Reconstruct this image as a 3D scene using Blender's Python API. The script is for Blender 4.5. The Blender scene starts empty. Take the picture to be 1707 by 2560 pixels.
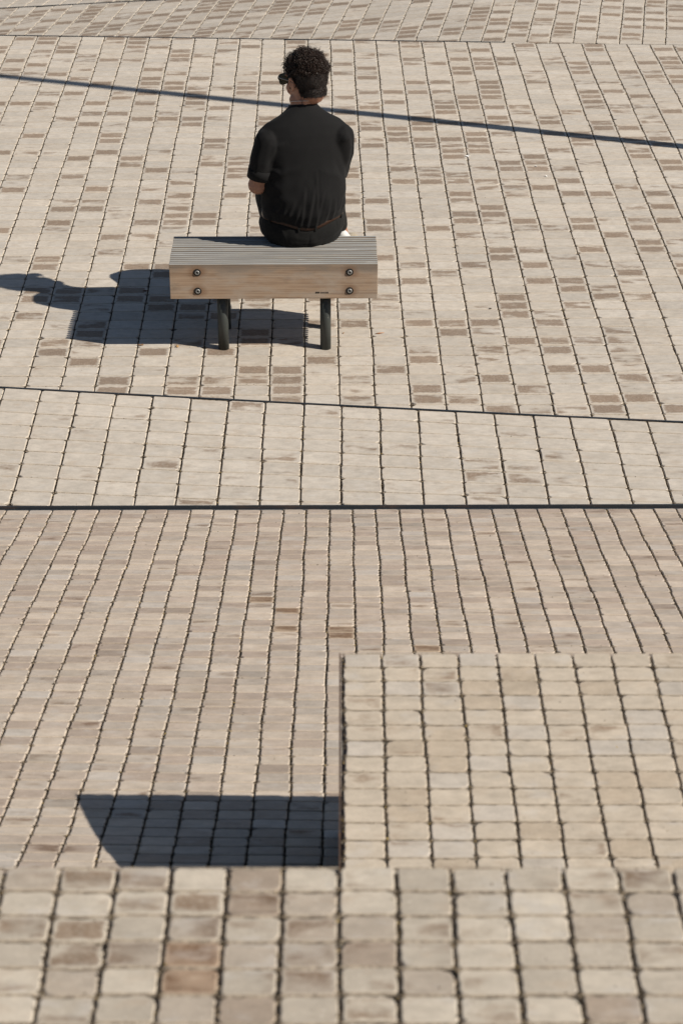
import bpy, bmesh, math, random
import numpy as np
from mathutils import Vector, Matrix, noise
R = math.radians
C = bpy.context.scene.collection
S = bpy.context.scene
random.seed(7)
rs = np.random.RandomState(11)

# ------------------------------------------------------------------ camera
CAMH = 3.956
PITCH = R(29.07)
SP, CP = math.sin(PITCH), math.cos(PITCH)
cam_d = bpy.data.cameras.new('camera')
cam_d.sensor_width = 36; cam_d.sensor_fit = 'AUTO'
cam_d.lens = 5000 / 2560 * 36
cam_d.clip_start = 0.1; cam_d.clip_end = 500
cam = bpy.data.objects.new('camera', cam_d); C.objects.link(cam)
cam.location = (0, 0, CAMH)
cam.rotation_euler = (math.pi / 2 - PITCH, 0, 0)
cam_d.dof.use_dof = True
cam_d.dof.focus_distance = 9.35
cam_d.dof.aperture_fstop = 6.3
S.camera = cam

# ------------------------------------------------------------------ light
SUN_EL, SUN_AZ = R(39), R(18.4)          # shadows run to -x and a little to +y
sun_dir = Vector((math.cos(SUN_AZ) * math.cos(SUN_EL), -math.sin(SUN_AZ) * math.cos(SUN_EL), math.sin(SUN_EL)))
W = bpy.data.worlds.new('World'); S.world = W; W.use_nodes = True
nt = W.node_tree; nt.nodes.clear()
o = nt.nodes.new('ShaderNodeOutputWorld'); b = nt.nodes.new('ShaderNodeBackground')
sk = nt.nodes.new('ShaderNodeTexSky'); sk.sky_type = 'NISHITA'; sk.sun_disc = False
sk.sun_elevation = SUN_EL; sk.sun_rotation = math.pi / 2 + SUN_AZ
sk.air_density = 1.0; sk.dust_density = 0.6; sk.ozone_density = 1.2
b.inputs[1].default_value = 0.05
nt.links.new(sk.outputs[0], b.inputs[0]); nt.links.new(b.outputs[0], o.inputs[0])
sd = bpy.data.lights.new('sun', 'SUN'); sd.energy = 5.0; sd.angle = R(0.45); sd.color = (1.0, 0.93, 0.83)
so = bpy.data.objects.new('sun', sd); C.objects.link(so)
so.rotation_euler = sun_dir.to_track_quat('Z', 'Y').to_euler(); so.location = (6, -3, 8)
S.view_settings.view_transform = 'Standard'; S.view_settings.look = 'None'
S.view_settings.gamma = 1; S.view_settings.use_curve_mapping = False
S.view_settings.exposure = 0.23

# ------------------------------------------------------------------ helpers
def project(x, y, z):
    d = CAMH - z
    zc = y * CP + d * SP
    t = (d * CP - y * SP) / zc
    return 853.5 + 5000 * x / zc, 1280 + 5000 * t, zc

def link(name, me, mat=None, parent=None, loc=(0, 0, 0)):
    ob = bpy.data.objects.new(name, me); C.objects.link(ob)
    if mat: me.materials.append(mat)
    ob.location = loc
    if parent: ob.parent = parent
    return ob

def tag(ob, label=None, cat=None, group=None, kind=None):
    if label: ob['label'] = label
    if cat: ob['category'] = cat
    if group: ob['group'] = group
    if kind: ob['kind'] = kind
    return ob

def empty(name, loc=(0, 0, 0)):
    ob = bpy.data.objects.new(name, None); C.objects.link(ob); ob.location = loc
    ob.empty_display_size = 0.1
    return ob

def mesh(name, v, f, smooth=False):
    me = bpy.data.meshes.new(name); me.from_pydata(v, [], f); me.update()
    if smooth: me.shade_smooth()
    return me

def bm_mesh(name, bm, smooth=False):
    me = bpy.data.meshes.new(name); bm.normal_update(); bm.to_mesh(me); bm.free()
    if smooth: me.shade_smooth()
    return me

def box_bm(bm, lo, hi, bev=0.0):
    r = bmesh.ops.create_cube(bm, size=1)
    vs = r['verts']
    for v in vs:
        v.co = Vector([lo[i] + (v.co[i] + .5) * (hi[i] - lo[i]) for i in range(3)])
    if bev:
        es = list({e for v in vs for e in v.link_edges})
        bmesh.ops.bevel(bm, geom=es, offset=bev, segments=2, affect='EDGES', profile=.6)

def tube(bm, pts, rad, n=10, caps=True):
    pts = [Vector(p) for p in pts]
    if not isinstance(rad, (list, tuple)): rad = [rad] * len(pts)
    rings = []
    up = None
    for i, p in enumerate(pts):
        d = (pts[min(i + 1, len(pts) - 1)] - pts[max(i - 1, 0)]).normalized()
        if up is None:
            up = d.orthogonal().normalized()
        up = (up - d * up.dot(d)).normalized()
        sd_ = d.cross(up)
        rings.append([bm.verts.new(p + (up * math.cos(a) + sd_ * math.sin(a)) * rad[i]) for a in [2 * math.pi * k / n for k in range(n)]])
    for a, b_ in zip(rings, rings[1:]):
        for k in range(n):
            bm.faces.new((a[k], a[(k + 1) % n], b_[(k + 1) % n], b_[k]))
    if caps:
        bm.faces.new(rings[0][::-1]); bm.faces.new(rings[-1])

# ------------------------------------------------------------------ materials
class N:
    def __init__(s, name):
        s.m = bpy.data.materials.new(name); s.m.use_nodes = True
        s.t = s.m.node_tree; s.t.nodes.clear()
        s.out = s.t.nodes.new('ShaderNodeOutputMaterial')
        s.p = s.t.nodes.new('ShaderNodeBsdfPrincipled')
        s.t.links.new(s.p.outputs[0], s.out.inputs[0])
    def n(s, typ, **kw):
        nd = s.t.nodes.new(typ)
        for k, v in kw.items(): setattr(nd, k, v)
        return nd
    def l(s, a, b_): s.t.links.new(a, b_)
    def setv(s, inp, v):
        if hasattr(v, 'links'): s.l(v, inp)
        else: inp.default_value = v
    def math(s, op, a, b_=0.0, clamp=False):
        nd = s.n('ShaderNodeMath', operation=op, use_clamp=clamp)
        s.setv(nd.inputs[0], a); s.setv(nd.inputs[1], b_)
        return nd.outputs[0]
    def ramp(s, x, a, b_, lo=0.0, hi=1.0):
        nd = s.n('ShaderNodeMapRange', interpolation_type='SMOOTHSTEP')
        s.setv(nd.inputs[0], x); s.setv(nd.inputs[1], a); s.setv(nd.inputs[2], b_)
        nd.inputs[3].default_value = lo; nd.inputs[4].default_value = hi
        return nd.outputs[0]
    def noise(s, co, sx, sy, sz, scale=1.0, detail=3, rough=.5):
        mp = s.n('ShaderNodeMapping'); s.l(co, mp.inputs[0]); mp.inputs[3].default_value = (sx, sy, sz)
        nd = s.n('ShaderNodeTexNoise'); s.l(mp.outputs[0], nd.inputs['Vector'])
        nd.inputs['Scale'].default_value = scale; nd.inputs['Detail'].default_value = detail; nd.inputs['Roughness'].default_value = rough
        return nd.outputs[0]
    def mix(s, f, a, b_, mode='MIX'):
        nd = s.n('ShaderNodeMix', data_type='RGBA', blend_type=mode)
        s.setv(nd.inputs[0], f)
        for i, v in ((6, a), (7, b_)):
            if hasattr(v, 'links'): s.l(v, nd.inputs[i])
            else: nd.inputs[i].default_value = (v[0], v[1], v[2], 1)
        return nd.outputs[2]
    def grey(s, x):
        nd = s.n('ShaderNodeCombineColor'); 
        for i in range(3): s.setv(nd.inputs[i], x)
        return nd.outputs[0]
    def bump(s, h, st, dist):
        nd = s.n('ShaderNodeBump'); s.l(h, nd.inputs['Height']); nd.inputs['Strength'].default_value = st; nd.inputs['Distance'].default_value = dist
        s.l(nd.outputs[0], s.p.inputs['Normal'])
    def base(s, c, rough=.8, spec=.3, metal=0):
        if hasattr(c, 'links'): s.l(c, s.p.inputs['Base Color'])
        else: s.p.inputs['Base Color'].default_value = (c[0], c[1], c[2], 1)
        s.setv(s.p.inputs['Roughness'], rough)
        s.p.inputs['Specular IOR Level'].default_value = spec
        s.p.inputs['Metallic'].default_value = metal
        return s.m

def paver_material():
    m = N('concrete_paver')
    at = m.n('ShaderNodeAttribute', attribute_name='tone')
    uv = m.n('ShaderNodeUVMap', uv_map='cell')
    sx = m.n('ShaderNodeSeparateXYZ'); m.l(uv.outputs[0], sx.inputs[0])
    u, v = sx.outputs[0], sx.outputs[1]
    pos = m.n('ShaderNodeNewGeometry').outputs['Position']
    du = m.math('MULTIPLY', m.math('MINIMUM', u, m.math('SUBTRACT', 1.0, u)), 1.5)
    dv = m.math('MINIMUM', v, m.math('SUBTRACT', 1.0, v))
    d = m.math('MINIMUM', du, dv)
    nfine = m.noise(pos, 40, 60, 60, detail=4)
    d2 = m.math('ADD', d, m.math('MULTIPLY', m.math('SUBTRACT', nfine, .5), .30))
    m1 = m.ramp(d2, .05, .19)
    ns = m.noise(pos, 6.5, 17, 17, detail=5, rough=.55)
    nn = m.math('DIVIDE', m.math('SUBTRACT', ns, .3), .4)
    al = at.outputs['Alpha']
    th = m.math('SUBTRACT', 1.1, m.math('MULTIPLY', al, 1.35))
    m2 = m.ramp(m.math('SUBTRACT', nn, th), -.15, .34)
    brk = m.ramp(m.noise(pos, 120, 160, 160, detail=4, rough=.7), .32, .58, .62, 1.0)
    mask = m.math('MULTIPLY', m.math('MULTIPLY', m1, m2), brk)
    # mottling
    st = m.noise(pos, 11, 17, 17, detail=6, rough=.65)
    st2 = m.noise(pos, 55, 90, 90, detail=4, rough=.65)
    fi = m.noise(pos, 240, 240, 240, detail=3, rough=.75)
    big = m.noise(pos, .5, .5, .5, detail=3)
    k = m.math('ADD', m.math('MULTIPLY', m.math('SUBTRACT', st, .5), .44), 1.0)
    st3 = m.noise(pos, 22, 42, 42, detail=4, rough=.6)
    k = m.math('ADD', k, m.math('MULTIPLY', m.math('SUBTRACT', st3, .5), .52))
    k = m.math('ADD', k, m.math('MULTIPLY', m.math('SUBTRACT', st2, .5), .26))
    k = m.math('ADD', k, m.math('MULTIPLY', m.math('SUBTRACT', fi, .5), .34))
    k = m.math('ADD', k, m.math('MULTIPLY', m.math('SUBTRACT', big, .5), .12))
    col = m.mix(1.0, at.outputs['Color'], m.grey(k), 'MULTIPLY')
    hue = m.noise(pos, 13, 24, 24, detail=3)
    col = m.mix(m.ramp(hue, .56, .72, 0, .30), col, (.51, .485, .455))
    col = m.mix(m.ramp(hue, .43, .28, 0, .35), col, (.40, .315, .235))
    # pale sandy rim
    rim = m.ramp(m.math('ADD', d, m.math('MULTIPLY', m.math('SUBTRACT', nfine, .5), .15)), .0, .10, .38, 0.0)
    col = m.mix(rim, col, (.50, .42, .32))
    # scattered pale lime specks and dark pits
    sp = m.ramp(m.noise(pos, 170, 170, 170, detail=1), .70, .76, 0, .35)
    col = m.mix(sp, col, (.66, .61, .54))
    pit = m.ramp(m.noise(pos, 210, 210, 210, detail=1), .27, .22, 0, .45)
    col = m.mix(pit, col, (.16, .13, .10))
    dark = m.mix(1.0, col, (.50, .415, .355), 'MULTIPLY')
    col = m.mix(mask, col, dark)
    rg = m.math('ADD', .78, m.math('MULTIPLY', fi, .2))
    m.base(col, rg, .25)
    h = m.math('ADD', m.math('MULTIPLY', fi, .7), m.math('MULTIPLY', nfine, .6))
    m.bump(h, .35, .0018)
    return m.m

def speck_material(name, c1, c2, sc=150):
    m = N(name)
    pos = m.n('ShaderNodeNewGeometry').outputs['Position']
    a = m.noise(pos, sc, sc, sc, detail=4, rough=.7)
    m.base(m.mix(m.ramp(a, .35, .65), c1, c2), .95, .1)
    m.bump(a, .6, .003)
    return m.m

def grain_material():
    m = N('joint_grain')
    at = m.n('ShaderNodeAttribute', attribute_name='tone')
    m.base(at.outputs['Color'], .95, .1)
    return m.m

def steel_material(name, c, rust=.2, rough=.5):
    m = N(name)
    pos = m.n('ShaderNodeNewGeometry').outputs['Position']
    a = m.noise(pos, 6, 40, 40, detail=5, rough=.7)
    f = m.noise(pos, 130, 130, 130, detail=3, rough=.7)
    col = m.mix(m.ramp(a, .5, .68, 0, rust), c, (.16, .08, .04))
    col = m.mix(m.ramp(f, .62, .74, 0, .5), col, (.32, .29, .25))
    m.base(col, rough, .4)
    m.bump(f, .2, .001)
    return m.m

M_PAVE = paver_material()
def sand_material(name='joint_sand', dk=.85):
    m = N(name)
    pos = m.n('ShaderNodeNewGeometry').outputs['Position']
    a = m.noise(pos, 190, 190, 190, detail=4, rough=.7)
    c = m.mix(m.ramp(a, .35, .65), (.42, .35, .265), (.29, .235, .175))
    c = m.mix(m.ramp(m.noise(pos, 75, 40, 40, detail=3, rough=.7), .47, .56, 0, dk), c, (.085, .065, .05))
    m.base(c, .95, .1); m.bump(a, .6, .003)
    return m.m
M_SAND = sand_material()
M_SAND2 = sand_material('pale_joint_sand', .4)
M_BED = speck_material('joint_dirt', (.035, .028, .02), (.10, .08, .055), 90)
M_GRAIN = grain_material()
M_EDGE = steel_material('dark_edging_steel', (.028, .034, .042), .25, .5)
M_CORTEN = steel_material('brown_edging_steel', (.065, .040, .028), .6, .8)
M_CONC = speck_material('concrete_wall', (.20, .18, .155), (.27, .245, .21), 40)

# ------------------------------------------------------------------ paving generator
def clip_poly(P, hp):
    a, b_, c = hp                     # keep a*x+b*y+c >= 0
    out = []
    for i in range(len(P)):
        p, q = P[i], P[(i + 1) % len(P)]
        dp = a * p[0] + b_ * p[1] + c; dq = a * q[0] + b_ * q[1] + c
        if dp >= 0: out.append(p)
        if (dp >= 0) != (dq >= 0):
            t = dp / (dp - dq)
            out.append((p[0] + (q[0] - p[0]) * t, p[1] + (q[1] - p[1]) * t))
    return out

def line_hp(p, q):
    """half plane to the left of p->q"""
    a = -(q[1] - p[1]); b_ = (q[0] - p[0]); n = math.hypot(a, b_)
    return (a / n, b_ / n, -(a * p[0] + b_ * p[1]) / n)

def set_attrs(me, tones, uvs):
    at = me.attributes.new('tone', 'FLOAT_COLOR', 'POINT')
    at.data.foreach_set('color', np.asarray(tones, dtype=np.float32).ravel())
    if uvs is not None:
        ul = me.uv_layers.new(name='cell')
        li = np.empty(len(me.loops), dtype=np.int32); me.loops.foreach_get('vertex_index', li)
        ul.data.foreach_set('uv', np.asarray(uvs, dtype=np.float32)[li].ravel())

def fbm(x, y, z=0.0):
    return noise.fractal(Vector((x, y, z)), 1.0, 2.0, 3)

def tone_plaza(rng, x, y):
    b_ = .475 + rng.uniform(-.042, .045)
    w = rng.uniform(-.012, .012)
    c = (b_ * (1 + w), b_ * .895, b_ * (.765 - w))
    cl = fbm(x * .9, y * .9, 3.1)
    r = rng.random()
    if r < .095 + .09 * cl: s = rng.uniform(.68, 1.12)
    elif r < .36 + .15 * cl: s = rng.uniform(.42, .85)
    else: s = rng.uniform(0, .25)
    return c, s

def tone_upper(rng, x, y):
    c, s = tone_plaza(rng, x, y)
    if rng.random() < .20: s = rng.uniform(.7, 1.1)
    return c, s

def tone_strip(rng, x, y):
    b_ = .475 + rng.uniform(-.03, .03)
    r = rng.random()
    s = rng.uniform(.45, .65) if r < .02 else (rng.uniform(.25, .42) if r < .2 else rng.uniform(0, .2))
    return (b_, b_ * .895, b_ * .765), s

def on_ramp(px, v):
    t = (v - 1280) / 5000; k = (SP + t * CP) / (CP - t * SP)      # drop per metre ahead
    y = (CAMH - .210 - 6.763 * .2357) / (k - .2357)
    return (px - 853.5) / 5000 * (y * CP + k * y * SP), y
RUSTY = [on_ramp(628, 1503), on_ramp(692, 1575), on_ramp(835, 1577), on_ramp(700, 1518), on_ramp(1075, 1612)]
def tone_ramp(rng, x, y):
    k = rng.random()
    if k < .33: c = (.50, .435, .36)       # cream
    elif k < .62: c = (.42, .355, .295)     # pinkish tan
    elif k < .80: c = (.40, .355, .305)      # grey
    elif k < .94: c = (.35, .285, .235)      # brown
    else: c = (.46, .425, .38)              # bluish pale
    t = max(0, min(1, (y - 4.6) / 1.3))    # browner towards the far edge
    f = rng.uniform(.88, 1.09)
    c = tuple(a * f for a in c)
    mu = (.45, .395, .33)
    c = tuple(a * .76 + m_ * .26 for a, m_ in zip(c, mu)); c = (c[0] * 1.01, c[1] * .985, c[2] * .975)
    c = (c[0], c[1] * (1 - .012 * t), c[2] * (1 - .015 * t))
    s = rng.uniform(0, .33)
    if rng.random() < .07: c = tuple(a * .84 for a in c)
    for (rx, ry) in RUSTY:
        if abs(x - rx) < .046 and abs(y - ry) < .031: return (.36, .27, .195), .62
    return c, s

def tone_block(rng, x, y):
    k = rng.random()
    c = (.465, .40, .32) if k < .6 else ((.45, .40, .34) if k < .8 else (.415, .345, .265))
    f = rng.uniform(.95, 1.05)
    return tuple(a * f for a in c), rng.uniform(0, .38)

def tone_terrace(rng, x, y):
    k = rng.random()
    if -.28 < x < -.19 and 2.24 < y < 2.36: return (.30, .215, .15), .7
    if k < .4: c = (.48, .43, .36)
    elif k < .75: c = (.41, .365, .305)
    elif k < .93: c = (.375, .325, .27)
    else: c = (.31, .255, .205)
    f = rng.uniform(.95, 1.05)
    return tuple(a * f * g for a, g in zip(c, (.965, .95, .93))), rng.uniform(.1, .52)

class Paving:
    """stack-bonded pavers laid on surf(x,y); each paver has its own edges, bevel and height"""
    def __init__(s, name, label, surf, org, rot, Wd, L, cols, rows, halfs, tone, gx, gy, wob, vis, seed,
                 lump=.0017, rcorn=(.004, .013), bev=.0026, hj=.0008, fine=False, shear=0.0, sand=None, grains=150, gsize=(.0012, .0028), bed=None, maxind=300, sdep=.0024):
        rng = random.Random(seed)
        ca, sa = math.cos(rot), math.sin(rot)
        def tow(p, q):
            q = q + shear * p
            return org[0] + p * ca + q * sa, org[1] - p * sa + q * ca
        s.root = bed
        items = []; strips_v = []; strips_f = []; jl = []
        for i in range(cols[0], cols[1]):
            ro = rng.uniform(-.5, .5) * L * .10
            for j in range(rows[0], rows[1]):
                def xo(ii, jj): return wob * (noise.noise(Vector((ii * 3.7, jj * .23, seed))) * 1.6 + .6 * noise.noise(Vector((ii * 9.1, jj * .9, seed + 5.))))
                y0 = j * L + ro; y1 = y0 + L
                x0 = i * Wd + xo(i, j); x1 = (i + 1) * Wd + xo(i + 1, j)
                cx, cy = tow((x0 + x1) / 2, (y0 + y1) / 2)
                if any(h[0] * cx + h[1] * cy + h[2] < -.14 for h in halfs): continue
                jit = lambda a: rng.uniform(-a, a)
                ax0 = x0 + gx / 2 + jit(gx * .16); ax1 = x1 - gx / 2 + jit(gx * .16)
                ay0 = y0 + gy / 2 + jit(gy * .25); ay1 = y1 - gy / 2 + jit(gy * .25)
                w = ax1 - ax0; l = ay1 - ay0
                P = []
                rc = [rng.uniform(*rcorn) * (1.7 if rng.random() < .10 else 1) for _ in range(4)]
                # counter-clockwise outline
                def edge(p, q, n_):
                    for t in range(1, n_ + 1):
                        k = t / (n_ + 1)
                        nx, ny = -(q[1] - p[1]), q[0] - p[0]; nl = math.hypot(nx, ny)
                        d_ = jit(lump) + lump * .4
                        P.append((p[0] + (q[0] - p[0]) * k + nx / nl * d_, p[1] + (q[1] - p[1]) * k + ny / nl * d_))
                nl_, ns_ = (3, 2) if fine else (0, 1)
                a = (ax0 + rc[0], ay0); b2 = (ax1 - rc[1], ay0); P.append(a); edge(a, b2, nl_); P.append(b2)
                if fine: P.append((ax1 - rc[1] * .3, ay0 + rc[1] * .3))
                a = (ax1, ay0 + rc[1]); b2 = (ax1, ay1 - rc[2]); P.append(a); edge(a, b2, ns_); P.append(b2)
                if fine: P.append((ax1 - rc[2] * .3, ay1 - rc[2] * .3))
                a = (ax1 - rc[2], ay1); b2 = (ax0 + rc[3], ay1); P.append(a); edge(a, b2, nl_); P.append(b2)
                if fine: P.append((ax0 + rc[3] * .3, ay1 - rc[3] * .3))
                a = (ax0, ay1 - rc[3]); b2 = (ax0, ay0 + rc[0]); P.append(a); edge(a, b2, ns_); P.append(b2)
                if fine: P.append((ax0 + rc[0] * .3, ay0 + rc[0] * .3))
                Pw = [tow(*p) for p in P]
                S4 = [tow(x0 + gx * .42, y1 - gy * .95), tow(x1 - gx * .42, y1 - gy * .95), tow(x1 - gx * .42, y1 + gy * .95), tow(x0 + gx * .42, y1 + gy * .95)]
                for h in halfs:
                    if Pw: Pw = clip_poly(Pw, h)
                    if S4: S4 = clip_poly(S4, h)
                if len(Pw) < 3: continue
                ar = abs(sum(Pw[k][0] * Pw[(k + 1) % len(Pw)][1] - Pw[(k + 1) % len(Pw)][0] * Pw[k][1] for k in range(len(Pw)))) / 2
                if ar < .04 * Wd * L: continue
                if len(S4) >= 3:
                    n0 = len(strips_v); strips_v += [(x, y, surf(x, y) - sdep) for x, y in S4]; strips_f.append(list(range(n0, n0 + len(S4))))
                mx = sum(p[0] for p in Pw) / len(Pw); my = sum(p[1] for p in Pw) / len(Pw)
                hz = rng.uniform(-hj, hj); tx = jit(hj * .5) / Wd; ty = jit(hj * .5) / L
                n = len(Pw)
                V = []; UV = []
                for ring, (ins, dz) in enumerate(((bev, 0), (0, -bev), (0, -.028))):
                    for (x, y) in Pw:
                        dx, dy = mx - x, my - y; dl = math.hypot(dx, dy)
                        kx = x + dx / dl * ins * 1.2; ky = y + dy / dl * ins * 1.2
                        zz = surf(kx, ky) + hz + (kx - mx) * tx + (ky - my) * ty + dz
                        V.append((kx - mx, ky - my, zz))
                        lx = (kx - org[0]) * ca - (ky - org[1]) * sa; ly = (kx - org[0]) * sa + (ky - org[1]) * ca - shear * lx
                        UV.append(((lx - ax0) / w, (ly - ay0) / l))
                mz = surf(mx, my)
                V = [(a_, b_, c_ - mz) for a_, b_, c_ in V]
                F = [list(range(n))]
                for r_ in range(2):
                    for k in range(n):
                        F.append([(r_ + 1) * n + k, (r_ + 1) * n + (k + 1) % n, r_ * n + (k + 1) % n, r_ * n + k])
                c, sn = tone(rng, mx, my)
                px, pv, zc = project(mx, my, mz)
                ok = -25 < px < 1732 and -15 < pv < 2580 and vis(px, pv, mx, my)
                items.append((zc if ok else 1e9, V, F, UV, (c[0], c[1], c[2], sn), (mx, my, mz)))
                if ok and len(jl) < 100000:
                    jl.append(tow(x0, y0) + tow(x0, y1))
        items.sort(key=lambda t: t[0])
        ind = [t for t in items if t[0] < 1e8][:maxind]
        rest = items[len(ind):]
        for zc, V, F, UV, tn, loc in ind:
            me = mesh('paver', V, F)
            set_attrs(me, [tn] * len(V), UV)
            link('paver', me, M_PAVE, s.root, loc)
        def merged(its, nm):
            v = []; f = []; uv = []; tn = []
            for _, V, F, UV, T, loc in its:
                n0 = len(v); v += [(a[0] + loc[0], a[1] + loc[1], a[2] + loc[2]) for a in V]
                f += [[k + n0 for k in q] for q in F]; uv += UV; tn += [T] * len(V)
            me = mesh(nm, v, f); set_attrs(me, tn, uv)
            return tag(link(nm, me, M_PAVE, s.root), kind='stuff')
        if rest: merged(rest, 'paver_field')
        if strips_f:
            tag(link('joint_sand', mesh('joint_sand', strips_v, strips_f), sand or M_SAND, s.root), kind='stuff')
        # loose grains and crumbs in the open joints
        gv = []; gf = []; gt = []
        for (xa, ya, xb, yb) in jl:
            ln = math.hypot(xb - xa, yb - ya)
            nk = grains * ln
            cnt = int(nk) + (rng.random() < nk % 1)
            for q in range(cnt):
                t = rng.random()
                if rng.random() < .45: t = rng.choice((0, 1)) + rng.gauss(0, .05)
                q_ = rng.random()
                off = rng.gauss(0, gx * .36) if q_ < .8 else (rng.gauss(gx * .3, gx * .8) if q_ < .985 else rng.uniform(-.5, .5) * Wd)
                x = xa + (xb - xa) * t + off * ca; y = ya + (yb - ya) * t - off * sa
                if any(h[0] * x + h[1] * y + h[2] < .002 for h in halfs): continue
                sz = rng.uniform(*gsize)
                z = surf(x, y) - max(0, gx * .5 - abs(off)) * 1.9 + sz * .1
                n0 = len(gv); an = rng.uniform(0, 6.28)
                for k in range(3):
                    gv.append((x + sz * math.cos(an + 2.1 * k) * rng.uniform(.7, 1.3), y + sz * math.sin(an + 2.1 * k) * rng.uniform(.7, 1.3), z - sz * .4))
                gv.append((x + jit(sz * .4), y + jit(sz * .4), z + sz * .8))
                gf += [[n0, n0 + 1, n0 + 3], [n0 + 1, n0 + 2, n0 + 3], [n0 + 2, n0, n0 + 3]]
                r_ = rng.random()
                cc = (.34, .27, .18) if r_ < .13 else ((.055, .042, .03) if r_ < .80 else ((.15, .115, .08) if r_ < .985 else (.50, .36, .12)))
                gt += [cc + (1,)] * 4
        if gf:
            me = mesh('joint_grain', gv, gf); set_attrs(me, gt, None)
            tag(link('joint_grain', me, M_GRAIN, s.root), kind='stuff')
        s.count = (len(ind), len(rest))
        print(name, s.count)

def bed_mesh(name, xs, ys, top, depth, mat, inset=None):
    """solid body: sheet of top(x,y) over a grid plus skirt down to a fixed level"""
    v = []; f = []
    nx, ny = len(xs), len(ys)
    for j in range(ny):
        for i in range(nx):
            y = ys[j](xs[i]) if callable(ys[j]) else ys[j]
            v.append((xs[i], y, top(xs[i], y)))
    for j in range(ny - 1):
        for i in range(nx - 1):
            f.append((j * nx + i, j * nx + i + 1, (j + 1) * nx + i + 1, (j + 1) * nx + i))
    rim = [i for i in range(nx)] + [j * nx + nx - 1 for j in range(1, ny)] + [(ny - 1) * nx + i for i in range(nx - 2, -1, -1)] + [j * nx for j in range(ny - 2, 0, -1)]
    n0 = len(v)
    v += [(v[k][0], v[k][1], depth) for k in rim]
    m = len(rim)
    for k in range(m):
        f.append((rim[(k + 1) % m], rim[k], n0 + k, n0 + (k + 1) % m))
    f.append([n0 + k for k in range(m)][::-1])
    ob = link(name, mesh(name, v, f), mat)
    return ob

def strip_bm(pts, w, top_off, h, surf, nrm=(0, 1)):
    """plate of width w along pts (plan), its top at surf+top_off, height h"""
    bm = bmesh.new(); rows = []
    for (x, y) in pts:
        z = surf(x, y) + top_off
        a = (x - nrm[0] * w / 2, y - nrm[1] * w / 2); b_ = (x + nrm[0] * w / 2, y + nrm[1] * w / 2)
        rows.append([bm.verts.new((a[0], a[1], z)), bm.verts.new((b_[0], b_[1], z)), bm.verts.new((b_[0], b_[1], z - h)), bm.verts.new((a[0], a[1], z - h))])
    for p, q in zip(rows, rows[1:]):
        for k in range(4):
            bm.faces.new((p[k], p[(k + 1) % 4], q[(k + 1) % 4], q[k]))
    bm.faces.new(rows[0][::-1]); bm.faces.new(rows[-1])
    bmesh.ops.recalc_face_normals(bm, faces=bm.faces)
    return bm

def lin(a, b_, n): return [a + (b_ - a) * k / (n - 1) for k in range(n)]

# --- surfaces (metres; the plaza is level 0)
def far_y(x): return 13.987 - .0498 * (x + .018)          # far edge of the plaza
def s_plaza(x, y): return 0.0
def s_upper(x, y):
    q = 1.13 - x
    sp = math.log1p(math.exp(max(-30, min(30, q * 6)))) / 6
    return -.118 * sp - .012 * (y - 14.0) - .002
YB = 6.768
def s_strip(x, y): return .224 + x * (.003 - .021 * (y - YB) / .9)
def s_ramp(x, y): return .212 + .003 * x + (6.763 - y) * (.2312 - .006 * x) + .15 * min(.5, max(0, 4.15 - y)) ** 2
def s_block(x, y): return 1.405
def s_terr(x, y): return 1.898
def strip_far(x): return 7.648 - .0800 * x

# --- wide ground sheet, reaching the horizon
def ground_z(x, y):
    if y > far_y(x): return min(0, s_upper(max(-12, min(x, 3)), min(y, 20))) - .06
    return -.05
gx_ = [-150, -60, -25, -12, -8, -5, -3, -2, -1, 0, .5, 1, 1.5, 2, 3, 5, 8, 12, 25, 60, 150]
def gm():
    v = []; f = []
    ysf = [lambda x: -120, lambda x: -30, lambda x: -5, lambda x: 2, lambda x: 7, lambda x: 11, lambda x: far_y(max(-12, min(12, x))) - .01, lambda x: far_y(max(-12, min(12, x))) + .01,
           lambda x: 15.2, lambda x: 16.5, lambda x: 18, lambda x: 25, lambda x: 60, lambda x: 200]
    for g in ysf:
        for x in gx_: v.append((x, g(x), ground_z(x, g(x))))
    n = len(gx_)
    for j in range(len(ysf) - 1):
        for i in range(n - 1): f.append((j * n + i, j * n + i + 1, (j + 1) * n + i + 1, (j + 1) * n + i))
    return mesh('ground', v, f)
mg = N('paved_ground')
gpos = mg.n('ShaderNodeNewGeometry').outputs['Position']
br = mg.n('ShaderNodeTexBrick'); br.offset = 0.0
mg.l(gpos, br.inputs['Vector'])
br.inputs['Scale'].default_value = 1; br.inputs['Brick Width'].default_value = .16; br.inputs['Row Height'].default_value = .107
br.inputs['Mortar Size'].default_value = .003; br.inputs['Color1'].default_value = (.50, .44, .38, 1); br.inputs['Color2'].default_value = (.40, .34, .29, 1); br.inputs['Mortar'].default_value = (.08, .06, .045, 1)
M_GROUND = mg.base(br.outputs[0], .85, .2)
tag(link('ground', gm(), M_GROUND), 'paved open ground stretching away around the square', kind='structure')

def cx_(x, y): return True

# --- plaza
bed = bed_mesh('plaza_pavement', lin(-4.2, 4.2, 15), [lambda x: 7.0, lambda x: 10, lambda x: far_y(x) - .006], lambda x, y: -.0085, -.045, M_BED)
tag(bed, 'level sunlit square of beige rectangular pavers under the bench', kind='structure')
Paving('plaza_pavement', '', s_plaza, (-.157, 7.25), R(-.7), .16, .107, (-22, 23), (0, 68),
       [line_hp((-4, far_y(-4) - .006)[::1], (4, far_y(4) - .006))[:0] or tuple(-k for k in line_hp((-4, far_y(-4) - .008), (4, far_y(4) - .008)))],
       tone_plaza, .0048, .0040, .0035, lambda px, pv, x, y: y > 7.9 and abs(x) < 3, 3, bed=bed, grains=190)
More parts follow.
